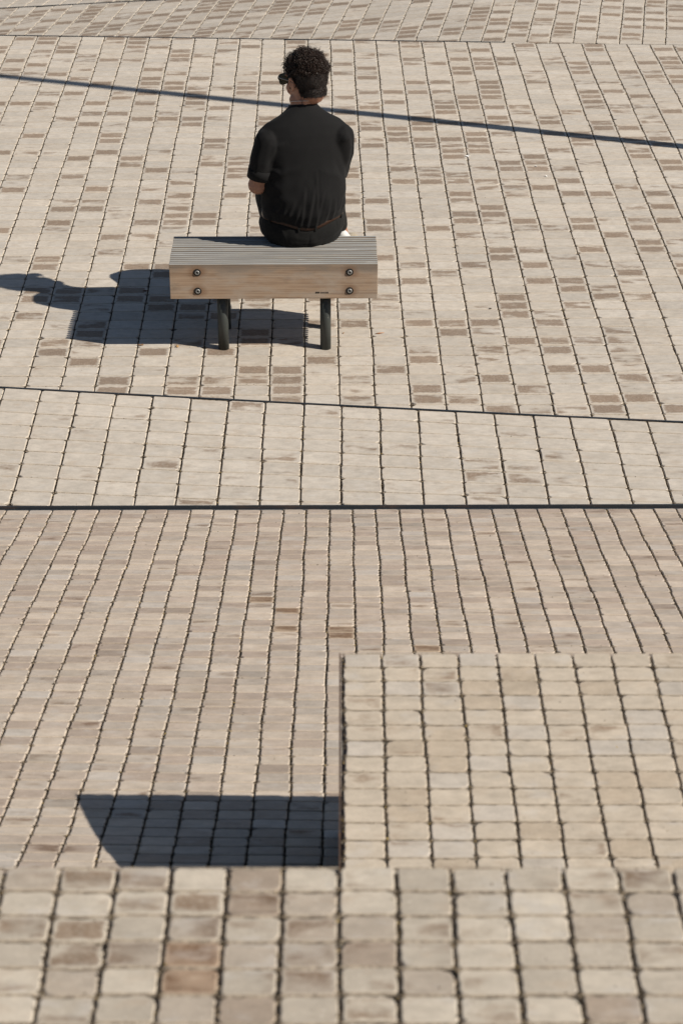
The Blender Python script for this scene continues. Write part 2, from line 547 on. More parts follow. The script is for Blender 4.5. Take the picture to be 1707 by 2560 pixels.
# steel edge along the far side of the plaza, where the upper pavement drops away
xs = lin(-4.2, 1.15, 14)
link('steel_edge', bm_mesh('steel_edge', strip_bm([(x, far_y(x)) for x in xs], .010, .003, .5, s_plaza)), M_EDGE, bed)

# --- upper pavement, turned and dropping away to the left
bed = bed_mesh('upper_pavement', lin(-4.6, 4.2, 30), [lambda x: far_y(x) + .007, lambda x: 15.0, lambda x: 16.48 - .265 * (x + 1.93) - .005], lambda x, y: s_upper(x, y) - .0085, -1.2, M_BED)
tag(bed, 'beige paving beyond the square, its joints slanting to the right', kind='structure')
h1 = line_hp((-4, far_y(-4) + .012), (4, far_y(4) + .012))
h2 = tuple(-k for k in line_hp((-4, 16.48 - .265 * (-4 + 1.93) - .010), (4, 16.48 - .265 * (4 + 1.93) - .010)))
Paving('upper_pavement', '', s_upper, (.0, far_y(0) - .02), R(8.5), .1615, .107, (-32, 26), (-8, 36), [h1, h2], tone_upper, .0048, .0040, .003,
       lambda px, pv, x, y: pv < 112, 5, bed=bed, grains=160)
# --- far corner pavement behind the upper one
def yfc(x): return 16.48 - .265 * (x + 1.93)
def s_farc(x, y): return s_upper(x, y) - .03
bed = bed_mesh('far_pavement', lin(-5.2, 0, 12), [lambda x: yfc(x) + .008, lambda x: yfc(x) + 1.0], lambda x, y: s_farc(x, y) - .0085, -1.3, M_BED)
tag(bed, 'sliver of paving in the far left corner past the thin steel line', kind='structure')
Paving('far_pavement', '', s_farc, (-1.93, 16.5), R(14.8), .16, .107, (-18, 12), (-3, 9), [line_hp((-5, yfc(-5) + .012), (4, yfc(4) + .012))], tone_strip, .006, .002, .003,
       lambda px, pv, x, y: pv < 20, 8, bed=bed, grains=80)
link('steel_edge', bm_mesh('steel_edge', strip_bm([(x, yfc(x)) for x in lin(-4.6, 0, 10)], .011, .004, .3, s_upper)), M_EDGE, bed)

# --- raised strip in front of the bench
bed = bed_mesh('paved_strip', lin(-3, 3, 9), [lambda x: YB - .002, lambda x: strip_far(x) - .012], lambda x, y: s_strip(x, y) - .0085, -.1, M_BED)
tag(bed, 'raised strip of large pale pavers in front of the bench', kind='structure')
h1 = (0, 1, -(YB + .001)); h2 = tuple(-k for k in line_hp((-4, strip_far(-4) - .010), (4, strip_far(4) - .010)))
Paving('paved_strip', '', s_strip, (-.000, strip_far(0) - .010), 0.0, .1605, .107, (-18, 19), (-14, 0), [h1, h2], tone_strip, .0054, .0038, .004,
       lambda px, pv, x, y: True, 9, bed=bed, grains=260, rcorn=(.004, .011), shear=-.080)
link('steel_edge', bm_mesh('steel_edge', strip_bm([(x, strip_far(x)) for x in lin(-3, 3, 12)], .0085, .001, .3, s_strip)), M_EDGE, bed)

# --- ramp of small pavers climbing towards the camera
YR = YB - .0145
bed = bed_mesh('paved_ramp', lin(-3, 3, 13), [lambda x: 2.95, lambda x: 3.3, lambda x: 3.6, lambda x: 3.8, lambda x: 4, lambda x: 4.2, lambda x: YR], lambda x, y: s_ramp(x, y) - .0095, -.1, M_BED)
tag(bed, 'sloping ramp of small weathered pavers between the strip and the terrace', kind='structure')
Paving('paved_ramp', '', s_ramp, (-.0455, YR - .002), 0.0,   .0889, .0575, (-22, 23), (-62, 0), [(0, -1, YR - .001)], tone_ramp, .0043, .0030, .0036,
       lambda px, pv, x, y: (pv < 2172) if px < 852 else (pv < 1632), 14, bed=bed, grains=420, gsize=(.0010, .0024), rcorn=(.0022, .0075), lump=.0012, hj=.0010, sdep=.0030)
# double steel edging between strip and ramp
link('steel_edge', bm_mesh('steel_edge', strip_bm([(x, YB - .0032) for x in lin(-3, 3, 12)], .0055, .0015, .25, s_strip)), M_EDGE, bed)
M_EDGE2 = steel_material('worn_edging_steel', (.055, .066, .078), .15, .4)
link('steel_ledge', bm_mesh('steel_ledge', strip_bm([(x, YB - .0100) for x in lin(-3, 3, 12)], .0078, -.003, .2, s_ramp)), M_EDGE2, bed)

# --- raised block, right foreground
BY = 3.912
bed = bed_mesh('paved_block', lin(-.0005, 2.4, 9), [lambda x: 2.3, lambda x: BY - .004], lambda x, y: s_block(x, y) - .0095, -.1, M_CONC)
tag(bed, 'raised block of tan pavers at the right with a brown steel edge', kind='structure')
Paving('paved_block', '', s_block, (.0035, BY), 0.0, .0889, .0575, (0, 24), (-28, 0), [(0, -1, BY)], tone_block, .0038, .0020, .0035,
       lambda px, pv, x, y: pv < 2172, 21, bed=bed, grains=600, gsize=(.0010, .0026), rcorn=(.005, .012), lump=.0012, hj=.0006, fine=True, bev=.0019, sdep=.0004, sand=M_SAND2)
link('steel_edge', bm_mesh('steel_edge', strip_bm([(-.0035, y) for y in lin(2.35, BY, 6)], .0035, .0003, 1.2, s_block, (1, 0))), M_CORTEN, bed)

# --- terrace, nearest step
TY = 2.529
bed = bed_mesh('terrace', lin(-2.4, 2.4, 9), [lambda x: 1.0, lambda x: TY - .004], lambda x, y: s_terr(x, y) - .0095, -.1, M_CONC)
tag(bed, 'nearest terrace of small tumbled pavers, out of focus', kind='structure')
Paving('terrace', '', s_terr, (-.0035, TY), 0.0, .0889, .0590, (-14, 15), (-14, 0), [(0, -1, TY)], tone_terrace, .0046, .0030, .003,
       lambda px, pv, x, y: True, 33, bed=bed, grains=800, gsize=(.0010, .0030), rcorn=(.006, .013), lump=.0014, hj=.0006, fine=True, bev=.0020, sdep=.0005, sand=M_SAND2)

# ------------------------------------------------------------------ bench
BX0, BX1, BF, BB, BT, BH = -.8005, .167, 8.667, 9.031, .453, .173
bench = empty('bench', ((BX0 + BX1) / 2, (BF + BB) / 2, 0))
tag(bench, 'backless bench of grey weathered edge-on planks on four dark steel tube legs', 'bench')
bench.rotation_euler[2] = R(.45)
ox, oy = bench.location[0], bench.location[1]
HX = (BX1 - BX0) / 2
def wood_material():
    m = N('weathered_plank')
    tc = m.n('ShaderNodeTexCoord'); pos = tc.outputs['Object']
    oi = m.n('ShaderNodeObjectInfo')
    off = m.n('ShaderNodeVectorMath', operation='ADD'); m.l(pos, off.inputs[0])
    cb = m.n('ShaderNodeCombineXYZ'); m.l(m.math('MULTIPLY', oi.outputs['Random'], 30.0), cb.inputs[0]); m.l(m.math('MULTIPLY', oi.outputs['Random'], 7.0), cb.inputs[2])
    m.l(cb.outputs[0], off.inputs[1]); p = off.outputs[0]
    geo = m.n('ShaderNodeNewGeometry')
    sn = m.n('ShaderNodeSeparateXYZ'); m.l(tc.outputs['Normal'], sn.inputs[0])
    sp = m.n('ShaderNodeSeparateXYZ'); m.l(pos, sp.inputs[0])
    up = m.ramp(sn.outputs[2], .3, .8)
    gr = m.noise(p, 3.0, 160, 260, detail=6, rough=.65)
    gr2 = m.noise(p, 9.0, 420, 700, detail=3, rough=.7)
    bl = m.noise(p, 5, 12, 14, detail=4, rough=.6)
    side = m.mix(m.ramp(gr, .32, .62), (.21, .132, .078), (.42, .295, .20))
    side = m.mix(m.ramp(gr2, .35, .7, 0, .45), side, (.46, .36, .27))
    side = m.mix(m.ramp(bl, .42, .70, 0, .75), side, (.42, .355, .29))
    # grey weather band and dark blotches near the upper edge of the board
    top = m.ramp(m.math('ADD', sp.outputs[2], m.math('MULTIPLY', m.math('SUBTRACT', bl, .5), .12)), -.050, -.004)
    side = m.mix(m.math('MULTIPLY', top, .75), side, m.mix(gr, (.09, .075, .06), (.27, .22, .175)))
    bt2 = m.ramp(m.noise(p, 4, 9, 10, detail=5, rough=.7), .56, .72)
    side = m.mix(m.math('MULTIPLY', bt2, .35), side, (.10, .09, .078))
    # rust-brown halos round the bolts
    for bx in (-.3545, .3535):
        for bz in (-.0405, -.1335):
            q = m.math('MULTIPLY', m.math('SUBTRACT', sp.outputs[0], bx), .8); w = m.math('SUBTRACT', sp.outputs[2], bz)
            r_ = m.math('SQRT', m.math('ADD', m.math('MULTIPLY', q, q), m.math('MULTIPLY', w, w)))
            hl = m.ramp(m.math('ADD', r_, m.math('MULTIPLY', m.math('SUBTRACT', bl, .5), .03)), .012, .045, .6, 0)
            side = m.mix(hl, side, (.17, .085, .042))
    topc = m.mix(m.ramp(gr, .34, .68), (.21, .212, .205), (.38, .383, .37))
    topc = m.mix(m.ramp(bl, .45, .7, 0, .5), topc, (.36, .33, .27))
    lime = m.ramp(m.noise(p, 6, 70, 70, detail=3), .70, .75, 0, .85)
    topc = m.mix(lime, topc, (.62, .61, .58))
    col = m.mix(up, side, topc)
    m.base(col, .82, .2)
    m.bump(m.math('ADD', gr, m.math('MULTIPLY', gr2, .5)), .35, .0015)
    return m.m
M_WOOD = wood_material()
NP = 15; pitch = (BB - BF) / NP; th = .0162
pm = None
for k in range(NP):
    if pm is None:
        bm = bmesh.new(); box_bm(bm, (-HX, -th / 2, -BH), (HX, th / 2, 0), .0022)
        pm = bm_mesh('plank', bm); pm.materials.append(M_WOOD)
    ob = bpy.data.objects.new('plank', pm); C.objects.link(ob); ob.parent = bench
    ob.location = (random.uniform(-.0012, .0012) if k else 0, BF - oy + th / 2 + k * pitch, BT + (random.uniform(-.0012, .0008) if k else 0))
mleg = N('dark_leg_paint')
lp = mleg.n('ShaderNodeNewGeometry').outputs['Position']
la = mleg.noise(lp, 25, 25, 18, detail=4); lb = mleg.ramp(mleg.noise(lp, 90, 90, 60, detail=2), .73, .78, 0, .6)
M_LEG = mleg.base(mleg.mix(lb, mleg.mix(la, (.030, .034, .032), (.050, .056, .052)), (.24, .23, .20)), .5, .4)
bm = bmesh.new(); tube(bm, [(0, 0, -.01), (0, 0, .300)], .0257, 28); lme = bm_mesh('leg', bm)
for p in lme.polygons: p.use_smooth = len(p.vertices) == 4
lme.materials.append(M_LEG)
for lx in (-.5615, -.0765):
    for ly in (8.728, 8.966):
        ob = bpy.data.objects.new('leg', lme); C.objects.link(ob); ob.parent = bench; ob.location = (lx - ox, ly - oy, 0)
    bm = bmesh.new(); box_bm(bm, (-.03, BF + .03 - oy, BT - BH - .010), (.03, BB - .02 - oy, BT - BH - .0015), .001)
    link('crossbar', bm_mesh('crossbar', bm), M_LEG, bench, (lx - ox, 0, 0))
    # spacer rod running through all planks
# bolts
M_WASH = steel_material('bolt_black', (.012, .011, .010), .15, .6)
mb = N('bolt_steel'); M_BOLT = mb.base((.34, .34, .33), .6, .5, .8)
def bolt_meshes():
    bm = bmesh.new(); tube(bm, [(0, 0, 0), (0, -.0016, 0), (0, -.002, 0)], [.0178, .0178, .0165], 24)
    w = bm_mesh('washer', bm, False)
    bm = bmesh.new()
    prof = [(.0108, 0), (.0108, -.0022), (.0094, -.0036), (.0064, -.0039), (.0057, -.0020), (.0054, .0010)]
    prev = None
    for i, (r_, y) in enumerate(prof):
        n_ = 24
        ring = []
        for k in range(n_):
            a = 2 * math.pi * k / n_
            rr = r_
            if i >= 3:    # hexagonal socket
                rr = r_ * math.cos(math.pi / 6) / math.cos((a % (math.pi / 3)) - math.pi / 6)
            ring.append(bm.verts.new((rr * math.cos(a), y, rr * math.sin(a))))
        if prev:
            for k in range(n_): bm.faces.new((prev[k], ring[k], ring[(k + 1) % n_], prev[(k + 1) % n_]))
        prev = ring
    bm.faces.new(prev[::-1])
    bmesh.ops.recalc_face_normals(bm, faces=bm.faces)
    return w, bm_mesh('bolt', bm)
wme, bme = bolt_meshes(); wme.materials.append(M_WASH); bme.materials.append(M_BOLT)
for bx in (-.3545, .3535):
    for bz in (-.0405, -.1335):
        w = bpy.data.objects.new('bolt', wme); C.objects.link(w); w.parent = bench
        w.location = (bx, BF - oy + .0002, BT + bz)
        h = bpy.data.objects.new('bolt_head', bme); C.objects.link(h); h.parent = w; h.location = (0, -.0017, 0)
        h.rotation_euler[1] = random.uniform(0, 1)
# small printed mark: two black dots and lettering
mk = N('black_print'); M_PRINT = mk.base((.02, .018, .016), .7, .2)
tcu = bpy.data.curves.new('lettering', 'FONT'); tcu.body = 'mmcité'; tcu.size = .0128; tcu.extrude = .0001; tcu.offset = .00012
to = bpy.data.objects.new('lettering_tmp', tcu); C.objects.link(to)
dg = bpy.context.evaluated_depsgraph_get(); tme = bpy.data.meshes.new_from_object(to.evaluated_get(dg))
bpy.data.objects.remove(to)
mx_ = (799.5 - 853.5) / 5000 * 9.31
lo_ = link('lettering', tme, M_PRINT, bench, (mx_ - ox, BF - oy - .0007, BT - .146)); lo_.rotation_euler = (R(90), 0, 0)
bm = bmesh.new()
for k in range(2):
    tube(bm, [(-.018 + k * .0098, 0, .0036), (-.018 + k * .0098, -.0006, .0036)], .0044, 20)
link('logo_dots', bm_mesh('logo_dots', bm), M_PRINT, bench, (mx_ - ox, BF - oy - .0002, BT - .146))

# ------------------------------------------------------------------ person
UICO = None
def ico():
    global UICO
    if UICO is None:
        bm = bmesh.new(); bmesh.ops.create_icosphere(bm, subdivisions=2, radius=1)
        bm.verts.ensure_lookup_table()
        UICO = (np.array([v.co[:] for v in bm.verts]), np.array([[v.index for v in f.verts] for f in bm.faces])); bm.free()
    return UICO

def twist(co):
    """upper body and hips turned a little to the left; head and legs keep their direction"""
    co = np.array(co, float); one = co.ndim == 1
    if one: co = co[None]
    x, y, z = co[:, 0], co[:, 1], co[:, 2]
    w = np.maximum(np.clip((9.36 - y) / .22, 0, 1), np.clip((z - .62) / .05, 0, 1)) * np.clip((1.15 - z) / .06, 0, 1)
    a = R(12) * w; dx, dy = x + .18, y - 8.99
    out = np.c_[-.18 + dx * np.cos(a) - dy * np.sin(a), 8.99 + dx * np.sin(a) + dy * np.cos(a), z]
    return out[0] if one else out

def twist_bm(bm):
    for v in bm.verts: v.co = Vector(twist(v.co[:]))

class Blob:
    def __init__(s): s.v = []; s.f = []; s.n = 0
    def ell(s, c, r, rot=None):
        V, F = ico()
        P = V * np.array(r if hasattr(r, '__len__') else (r, r, r))
        if rot is not None: P = P @ np.array(rot.to_3x3()).T
        s.v.append(P + np.array(c)); s.f.append(F + s.n); s.n += len(V)
    def chain(s, pts, rads, step=.35):
        pts = [np.array(p, float) for p in pts]
        for (p, q, ra, rb) in zip(pts, pts[1:], rads, rads[1:]):
            d = np.linalg.norm(q - p); n = max(2, int(d / (min(ra, rb) * step)) + 1)
            for k in range(n + 1):
                t = k / n; s.ell(p + (q - p) * t, ra + (rb - ra) * t)
    def loft(s, rings, n=48, ex=2.3):
        """rings: (x, back_y, back_z, tilt_deg, a, b) -> closed tube; centre lies b ahead of the back point"""
        V = []
        for (x, by, bz, tau, a, b_) in rings:
            t = R(tau); dy, dz = math.cos(t), -math.sin(t)
            cy, cz = by + b_ * dy, bz + b_ * dz
            for k in range(n):
                an = 2 * math.pi * k / n; c, sn = math.cos(an), math.sin(an)
                u = a * math.copysign(abs(c) ** (2 / ex), c); w = b_ * math.copysign(abs(sn) ** (2 / ex), sn)
                V.append((x + u, cy + w * dy, cz + w * dz))
        F = []
        for j in range(len(rings) - 1):
            for k in range(n):
                a0 = j * n + k; a1 = j * n + (k + 1) % n
                F.append((a0, a1, a1 + n)); F.append((a0, a1 + n, a0 + n))
        for j, rev in ((0, True), (len(rings) - 1, False)):
            V.append(tuple(np.mean(V[j * n:(j + 1) * n], axis=0))); ci = len(V) - 1
            for k in range(n):
                t3 = (ci, j * n + k, j * n + (k + 1) % n)
                F.append(t3[::-1] if rev else t3)
        s.v.append(np.array(V)); s.f.append(np.array(F) + s.n); s.n += len(V)
    def build(s, name, vox, smooth, mat, parent, ploc, deform=None):
        V = np.concatenate(s.v); F = np.concatenate(s.f)
        me = bpy.data.meshes.new('tmp'); me.from_pydata(V.tolist(), [], F.tolist()); me.update()
        ob = bpy.data.objects.new('tmp', me); C.objects.link(ob)
        r_ = ob.modifiers.new('r', 'REMESH'); r_.mode = 'VOXEL'; r_.voxel_size = vox; r_.use_smooth_shade = True
        if smooth:
            q = ob.modifiers.new('s', 'SMOOTH'); q.iterations = smooth; q.factor = .5
        dg = bpy.context.evaluated_depsgraph_get()
        me2 = bpy.data.meshes.new_from_object(ob.evaluated_get(dg))
        bpy.data.objects.remove(ob)
        n = len(me2.vertices); co = np.empty(n * 3); me2.vertices.foreach_get('co', co); co = co.reshape(-1, 3)
        no = np.empty(n * 3); me2.vertices.foreach_get('normal', no); no = no.reshape(-1, 3)
        if deform is not None: co = deform(co, no)
        if name in ('body', 't_shirt', 'trousers'): co = twist(co)
        s.co = co.copy(); s.no = no
        co = co - np.array(ploc)
        me2.vertices.foreach_set('co', co.ravel()); me2.update(); me2.name = name
        me2.materials.clear()
        ob = link(name, me2, mat, parent)
        me2.shade_smooth()
        print(name, n)
        return ob

PC = (-.18, 9.03, .453)
person = empty('person', PC)
tag(person, 'man in black t-shirt and sunglasses sitting on the bench, back turned, looking left', 'person')

# skin
ms = N('skin')
sp_ = ms.n('ShaderNodeNewGeometry').outputs['Position']
sa_ = ms.noise(sp_, 60, 60, 60, detail=3); 
M_SKIN = ms.base(ms.mix(sa_, (.30, .145, .092), (.43, .225, .15)), .55, .35)
ms.p.inputs['Subsurface Weight'].default_value = .08; ms.p.inputs['Subsurface Radius'].default_value = (.01, .004, .002); ms.p.inputs['Subsurface Scale'].default_value = .5

HC = Vector((-.159, 9.050, 1.214)); HS = 1.08
HR = Matrix.Rotation(R(36), 4, 'Z') @ Matrix.Rotation(R(-9), 4, 'X')
HM = Matrix.Translation(HC) @ HR @ Matrix.Scale(HS, 4)
HMi = HM.inverted()
def H(x, y, z): return tuple(HM @ Vector((x, y, z)))
def hell(bl, c, r): bl.ell(H(*c), [a * HS for a in r], HR)
body = Blob()
# torso under the clothes
body.loft([(-.18, 8.90, .50, 8, .16, .11), (-.18, 8.89, .62, 6, .15, .10), (-.18, 8.895, .74, 8, .155, .10), (-.178, 8.905, .86, 12, .165, .10),
           (-.177, 8.93, .96, 18, .15, .080), (-.175, 8.955, 1.01, 25, .11, .06), (-.172, 8.975, 1.05, 27, .075, .05)], 40)
body.chain([(-.172, 9.020, 1.03), (-.169, 9.034, 1.10), (-.164, 9.040, 1.18)], [.066, .062, .060])
# head
hell(body, (0, -.014, .022), (.074, .093, .088))
hell(body, (0, .030, -.028), (.067, .064, .082))
hell(body, (0, .040, -.078), (.054, .046, .034))
hell(body, (0, .076, -.094), (.020, .018, .018))
hell(body, (0, -.050, -.045), (.050, .042, .060))
for sx in (-1, 1):
    hell(body, (sx * .040, .062, -.035), (.026, .026, .030))
    hell(body, (sx * .032, .080, .020), (.026, .014, .011))
    hell(body, (sx * .048, .025, -.078), (.024, .034, .026))
    # ear: rim and lobe
    hell(body, (sx * .080, -.004, -.012), (.006, .016, .030))
    for k in range(10):
        a = -.6 + k * .42
        hell(body, (sx * (.086 + .003 * math.sin(a)), -.006 - .014 * math.cos(a - 1.2 + 1.2) * 1.0, -.010 + .030 * math.sin(a)), (.0060, .0054, .0054))
body.chain([H(0, .092, .012), H(0, .104, -.008), H(0, .116, -.030)], [.009, .010, .0125])
for sx in (-1, 1): hell(body, (sx * .012, .104, -.032), (.009, .009, .007))
hell(body, (0, .092, -.055), (.024, .012, .0055)); hell(body, (0, .090, -.066), (.021, .012, .0065))
# arms
LS, LE, LW = (-.352, 8.945, .965), (-.398, 8.985, .742), (-.245, 9.215, .665)
RS_, RE, RW = (-.002, 8.95, .965), (-.030, 9.085, .760), (-.150, 9.255, .680)
body.chain([(-.335, 8.985, .935), (-.378, 8.965, .86), LE], [.040, .042, .044]); body.chain([LE, (-.335, 9.08, .70), LW], [.047, .042, .027])
body.chain([(-.020, 8.99, .935), (-.008, 9.025, .86), RE], [.040, .040, .041]); body.chain([RE, (-.08, 9.17, .72), RW], [.043, .040, .027])
# hands: palm plus five bent, unequal fingers each
def hand(wrist, fwd, side, nrm):
    w = Vector(wrist); f = Vector(fwd).normalized(); n_ = Vector(nrm).normalized(); sd_ = Vector(side).normalized()
    pc = w + f * .045
    rot = Matrix((sd_, f, n_)).transposed().to_4x4()
    body.chain([w, w + f * .02], [.026, .024]); body.ell(pc, (.040, .048, .015), rot)
    for i, (o_, ln) in enumerate(((-.030, .070), (-.010, .078), (.010, .074), (.029, .058))):
        p0 = w + f * .082 + sd_ * o_; d1 = (f * .85 + n_ * -.45).normalized(); d2 = (f * .35 - n_ * .9).normalized(); d3 = (f * -.3 - n_ * .9).normalized()
        p1 = p0 + d1 * ln * .45; p2 = p1 + d2 * ln * .32; p3 = p2 + d3 * ln * .23
        body.chain([w + f * .06 + sd_ * o_, p0, p1, p2, p3], [.0095, .0092, .0085, .0078, .0066], .6)
    t0 = w + f * .028 - sd_ * .030; t1 = t0 + (f * .6 - sd_ * .75 - n_ * .25).normalized() * .035; t2 = t1 + (f * .95 - sd_ * .2 - n_ * .3).normalized() * .030
    body.chain([t0, t1, t2], [.013, .011, .0085], .5)
hand(LW, (.80, .45, -.25), (0.45, -.8, .1), (.1, .2, .95))
hand(RW, (-.72, .50, -.30), (-.5, -.8, .1), (-.1, .2, .95))
# legs (inside the trousers) down to the ankles
body.chain([(-.09, 9.10, .53), (-.055, 9.50, .525), (.020, 9.82, .118)], [.07, .040, .026])
body.chain([(-.27, 9.10, .53), (-.335, 9.41, .575), (-.29, 9.60, .14)], [.07, .05, .032])
bo = body.build('body', .0042, 2, M_SKIN, person, PC)

# --- hair from the scalp of the body mesh
def hair_material(name, c, rough):
    m = N(name); p = m.n('ShaderNodeNewGeometry').outputs['Position']
    a = m.noise(p, 260, 260, 260, detail=3, rough=.7)
    m.base(m.mix(m.ramp(a, .35, .7), c, tuple(k * 2.4 for k in c)), rough, .45)
    m.bump(a, .6, .002)
    return m.m
M_HAIR = hair_material('dark_curly_hair', (.021, .0125, .009), .33)
M_SHORT = hair_material('short_dark_hair', (.013, .0095, .008), .6)
me = bo.data
co = body.co
loc = (np.c_[co, np.ones(len(co))] @ np.array(HMi).T)[:, :3]
def hairline(x, y):
    ax_ = abs(x)
    if y < -.030: return -.068 + .10 * max(0, ax_ - .03)
    if y < -.016: return -.104 + (y + .030) / .014 * .104
    if y < .020: return .012
    if y < .036: return -.030
    if y < .052: return .035
    return .062
isH = np.zeros(len(co), bool)
near = (np.abs(loc) < .16).all(axis=1)
for i in np.nonzero(near)[0]:
    x, y, z = loc[i]
    if z > hairline(x, y) and not (abs(x) > .079 and -.03 < y < .03 and z < .022): isH[i] = True
def cap(name, sel, off, mat):
    vm = {}; vv = []; ff = []
    for p in me.polygons:
        if all(sel[k] for k in p.vertices):
            f = []
            for k in p.vertices:
                if k not in vm:
                    vm[k] = len(vv); q = co[k] + body.no[k] * off(loc[k]); vv.append(tuple(q - np.array(PC)))
                f.append(vm[k])
            ff.append(f)
    ob = link(name, mesh(name, vv, ff, True), mat, person)
    return ob
cap('short_hair', isH, lambda l: .0035 + .003 * min(1, max(0, (l[2] + .1) / .1)), M_SHORT)
# strands
idxH = np.nonzero(isH)[0]
def strands(name, pick, cnt, maker, mat):
    bm_v = []; bm_f = []
    ch = rs.choice(pick, cnt)
    for k in ch:
        maker(co[k], body.no[k], loc[k], bm_v, bm_f)
    ob = link(name, mesh(name, bm_v, bm_f, True), mat, person)
    return ob
def add_tube(pts, r_, V, F):
    n0 = len(V); m = len(pts)
    for i in range(m):
        d = pts[min(i + 1, m - 1)] - pts[max(i - 1, 0)]; d = d / (np.linalg.norm(d) + 1e-9)
        u = np.cross(d, (0.3, .5, .81)); u /= np.linalg.norm(u) + 1e-9; w = np.cross(d, u)
        rr = r_ * (1 - .5 * i / (m - 1))
        for a in (0, 2.094, 4.189):
            V.append(tuple(pts[i] + (u * math.cos(a) + w * math.sin(a)) * rr - np.array(PC)))
    for i in range(m - 1):
        for k in range(3):
            F.append((n0 + i * 3 + k, n0 + i * 3 + (k + 1) % 3, n0 + i * 3 + 3 + (k + 1) % 3, n0 + i * 3 + 3 + k))
def short_strand(p, n_, l, V, F):
    d = n_ * .55 + np.array((0, 0, -.8)) + rs.normal(0, .35, 3); d /= np.linalg.norm(d)
    ln = rs.uniform(.006, .011)
    p0 = p + n_ * .003
    add_tube([p0, p0 + d * ln * .5 + n_ * .001, p0 + d * ln], .0006, V, F)
def curl(p, n_, l, V, F):
    tvol = max(0, min(1, (l[2] - .02) / .06))
    lift = rs.uniform(.001, .008 + .021 * tvol)
    lift *= (.30 + .70 * max(0, n_[2])) * (.75 + 1.1 * noise.noise(Vector((l[0] * 34, l[1] * 34, l[2] * 34))))
    lift = max(.001, lift)
    if l[1] > .03: lift += .010
    if rs.uniform() < (.22 if (l[1] > 0 and l[2] > .05) else .12): lift += rs.uniform(.003, .015)
    st = p + n_ * lift + rs.normal(0, .003, 3)
    ax_ = n_ * rs.uniform(.1, 1) + rs.normal(0, .6, 3); ax_ /= np.linalg.norm(ax_)
    u = np.cross(ax_, rs.normal(0, 1, 3)); u /= np.linalg.norm(u); w = np.cross(ax_, u)
    R_ = rs.uniform(.0036, .0095); turns = rs.uniform(1.0, 2.2); ln = rs.uniform(.010, .024); m = 10
    ph = rs.uniform(0, 6.28)
    pts = []
    for i in range(m):
        t = i / (m - 1); a = ph + turns * 6.283 * t
        pts.append(st + ax_ * ln * t + (u * math.cos(a) + w * math.sin(a)) * R_ * (1 - .2 * t))
    add_tube(pts, rs.uniform(.0007, .0015), V, F)
lowH = idxH[loc[idxH, 2] < .045]; topH = idxH[(loc[idxH, 2] > .030 + .0 * loc[idxH, 1])]
strands('hair_strands', lowH, 5200, short_strand, M_SHORT)['kind'] = 'stuff'
def small_curl(p, n_, l, V, F):
    st = p + n_ * rs.uniform(.002, .0055); ax_ = n_ * .5 + rs.normal(0, .7, 3); ax_ /= np.linalg.norm(ax_)
    u = np.cross(ax_, rs.normal(0, 1, 3)); u /= np.linalg.norm(u); w = np.cross(ax_, u)
    R_ = rs.uniform(.0018, .004); ph = rs.uniform(0, 6.28); ln = rs.uniform(.003, .009)
    add_tube([st + ax_ * ln * t + (u * math.cos(ph + 6 * t) + w * math.sin(ph + 6 * t)) * R_ for t in (0, .17, .33, .5, .67, .83, 1)], rs.uniform(.0006, .0011), V, F)
midH = idxH[(loc[idxH, 2] < .06) & (loc[idxH, 2] > -.055) & (loc[idxH, 1] < .03)]
strands('hair_waves', midH, 3200, small_curl, M_HAIR)['kind'] = 'stuff'
# thick curly top: inner mass plus single curls
cap('curly_top', isH & (loc[:, 2] > .036), lambda l: .004 + .010 * min(1, (l[2] - .036) / .05) + .002 * math.sin(l[0] * 210) * math.sin(l[1] * 190 + l[2] * 150), M_HAIR)
strands('hair_curls', topH, 4600, curl, M_HAIR)['kind'] = 'stuff'

# --- black fabrics
def cloth_material(name, c, sc=900):
    m = N(name); p = m.n('ShaderNodeNewGeometry').outputs['Position']
    a = m.noise(p, 30, 30, 30, detail=4); f = m.noise(p, sc, sc, sc, detail=2)
    m.base(m.mix(a, tuple(k * .85 for k in c), tuple(k * 1.15 for k in c)), .85, .18)
    m.p.inputs['Sheen Weight'].default_value = .03; m.p.inputs['Sheen Roughness'].default_value = .5
    m.bump(f, .15, .0006)
    return m.m
M_SHIRT = cloth_material('black_jersey', (.0066, .0064, .0066))
M_TROUS = cloth_material('black_twill', (.0076, .0075, .0070), 1400)

def seg_dist(px, pz, a, b_):
    ax_, az = a; bx, bz = b_
    dx, dz = bx - ax_, bz - az; L2 = dx * dx + dz * dz
    t = np.clip(((px - ax_) * dx + (pz - az) * dz) / L2, 0, 1)
    return np.hypot(px - ax_ - t * dx, pz - az - t * dz), t

def folds(co, no, fl, back=True):
    out = co.copy(); disp = np.zeros(len(co))
    x, z = co[:, 0], co[:, 2]
    face = np.clip(-no[:, 1] * 1.6, 0, 1) if back else 1
    for pts, w, amp in fl:
        best = np.full(len(co), 9.); tt = np.zeros(len(co)); n = len(pts) - 1
        for i in range(n):
            d, t = seg_dist(x, z, pts[i], pts[i + 1])
            m = d < best; best[m] = d[m]; tt[m] = (i + t[m]) / n
        disp += amp * np.exp(-(best / w) ** 2) * np.sin(np.pi * np.clip(tt * .9 + .05, 0, 1)) ** .6
    return out + no * (disp * face)[:, None]
X = lambda px: (px - 853.5) / 5000 * 9.42
def Z(v, y=8.95):
    t = (v - 1280) / 5000
    return CAMH - y * (SP + t * CP) / (CP - t * SP)
def waist_sag(co):
    co = co.copy(); k = np.clip((.66 - co[:, 2]) / .08, 0, 1) * np.clip((co[:, 2] - .455) / .06, 0, 1)
    co[:, 2] += k * (.040 * (1 - np.exp(-((co[:, 0] + .178) / .10) ** 2)) - .008)
    return co
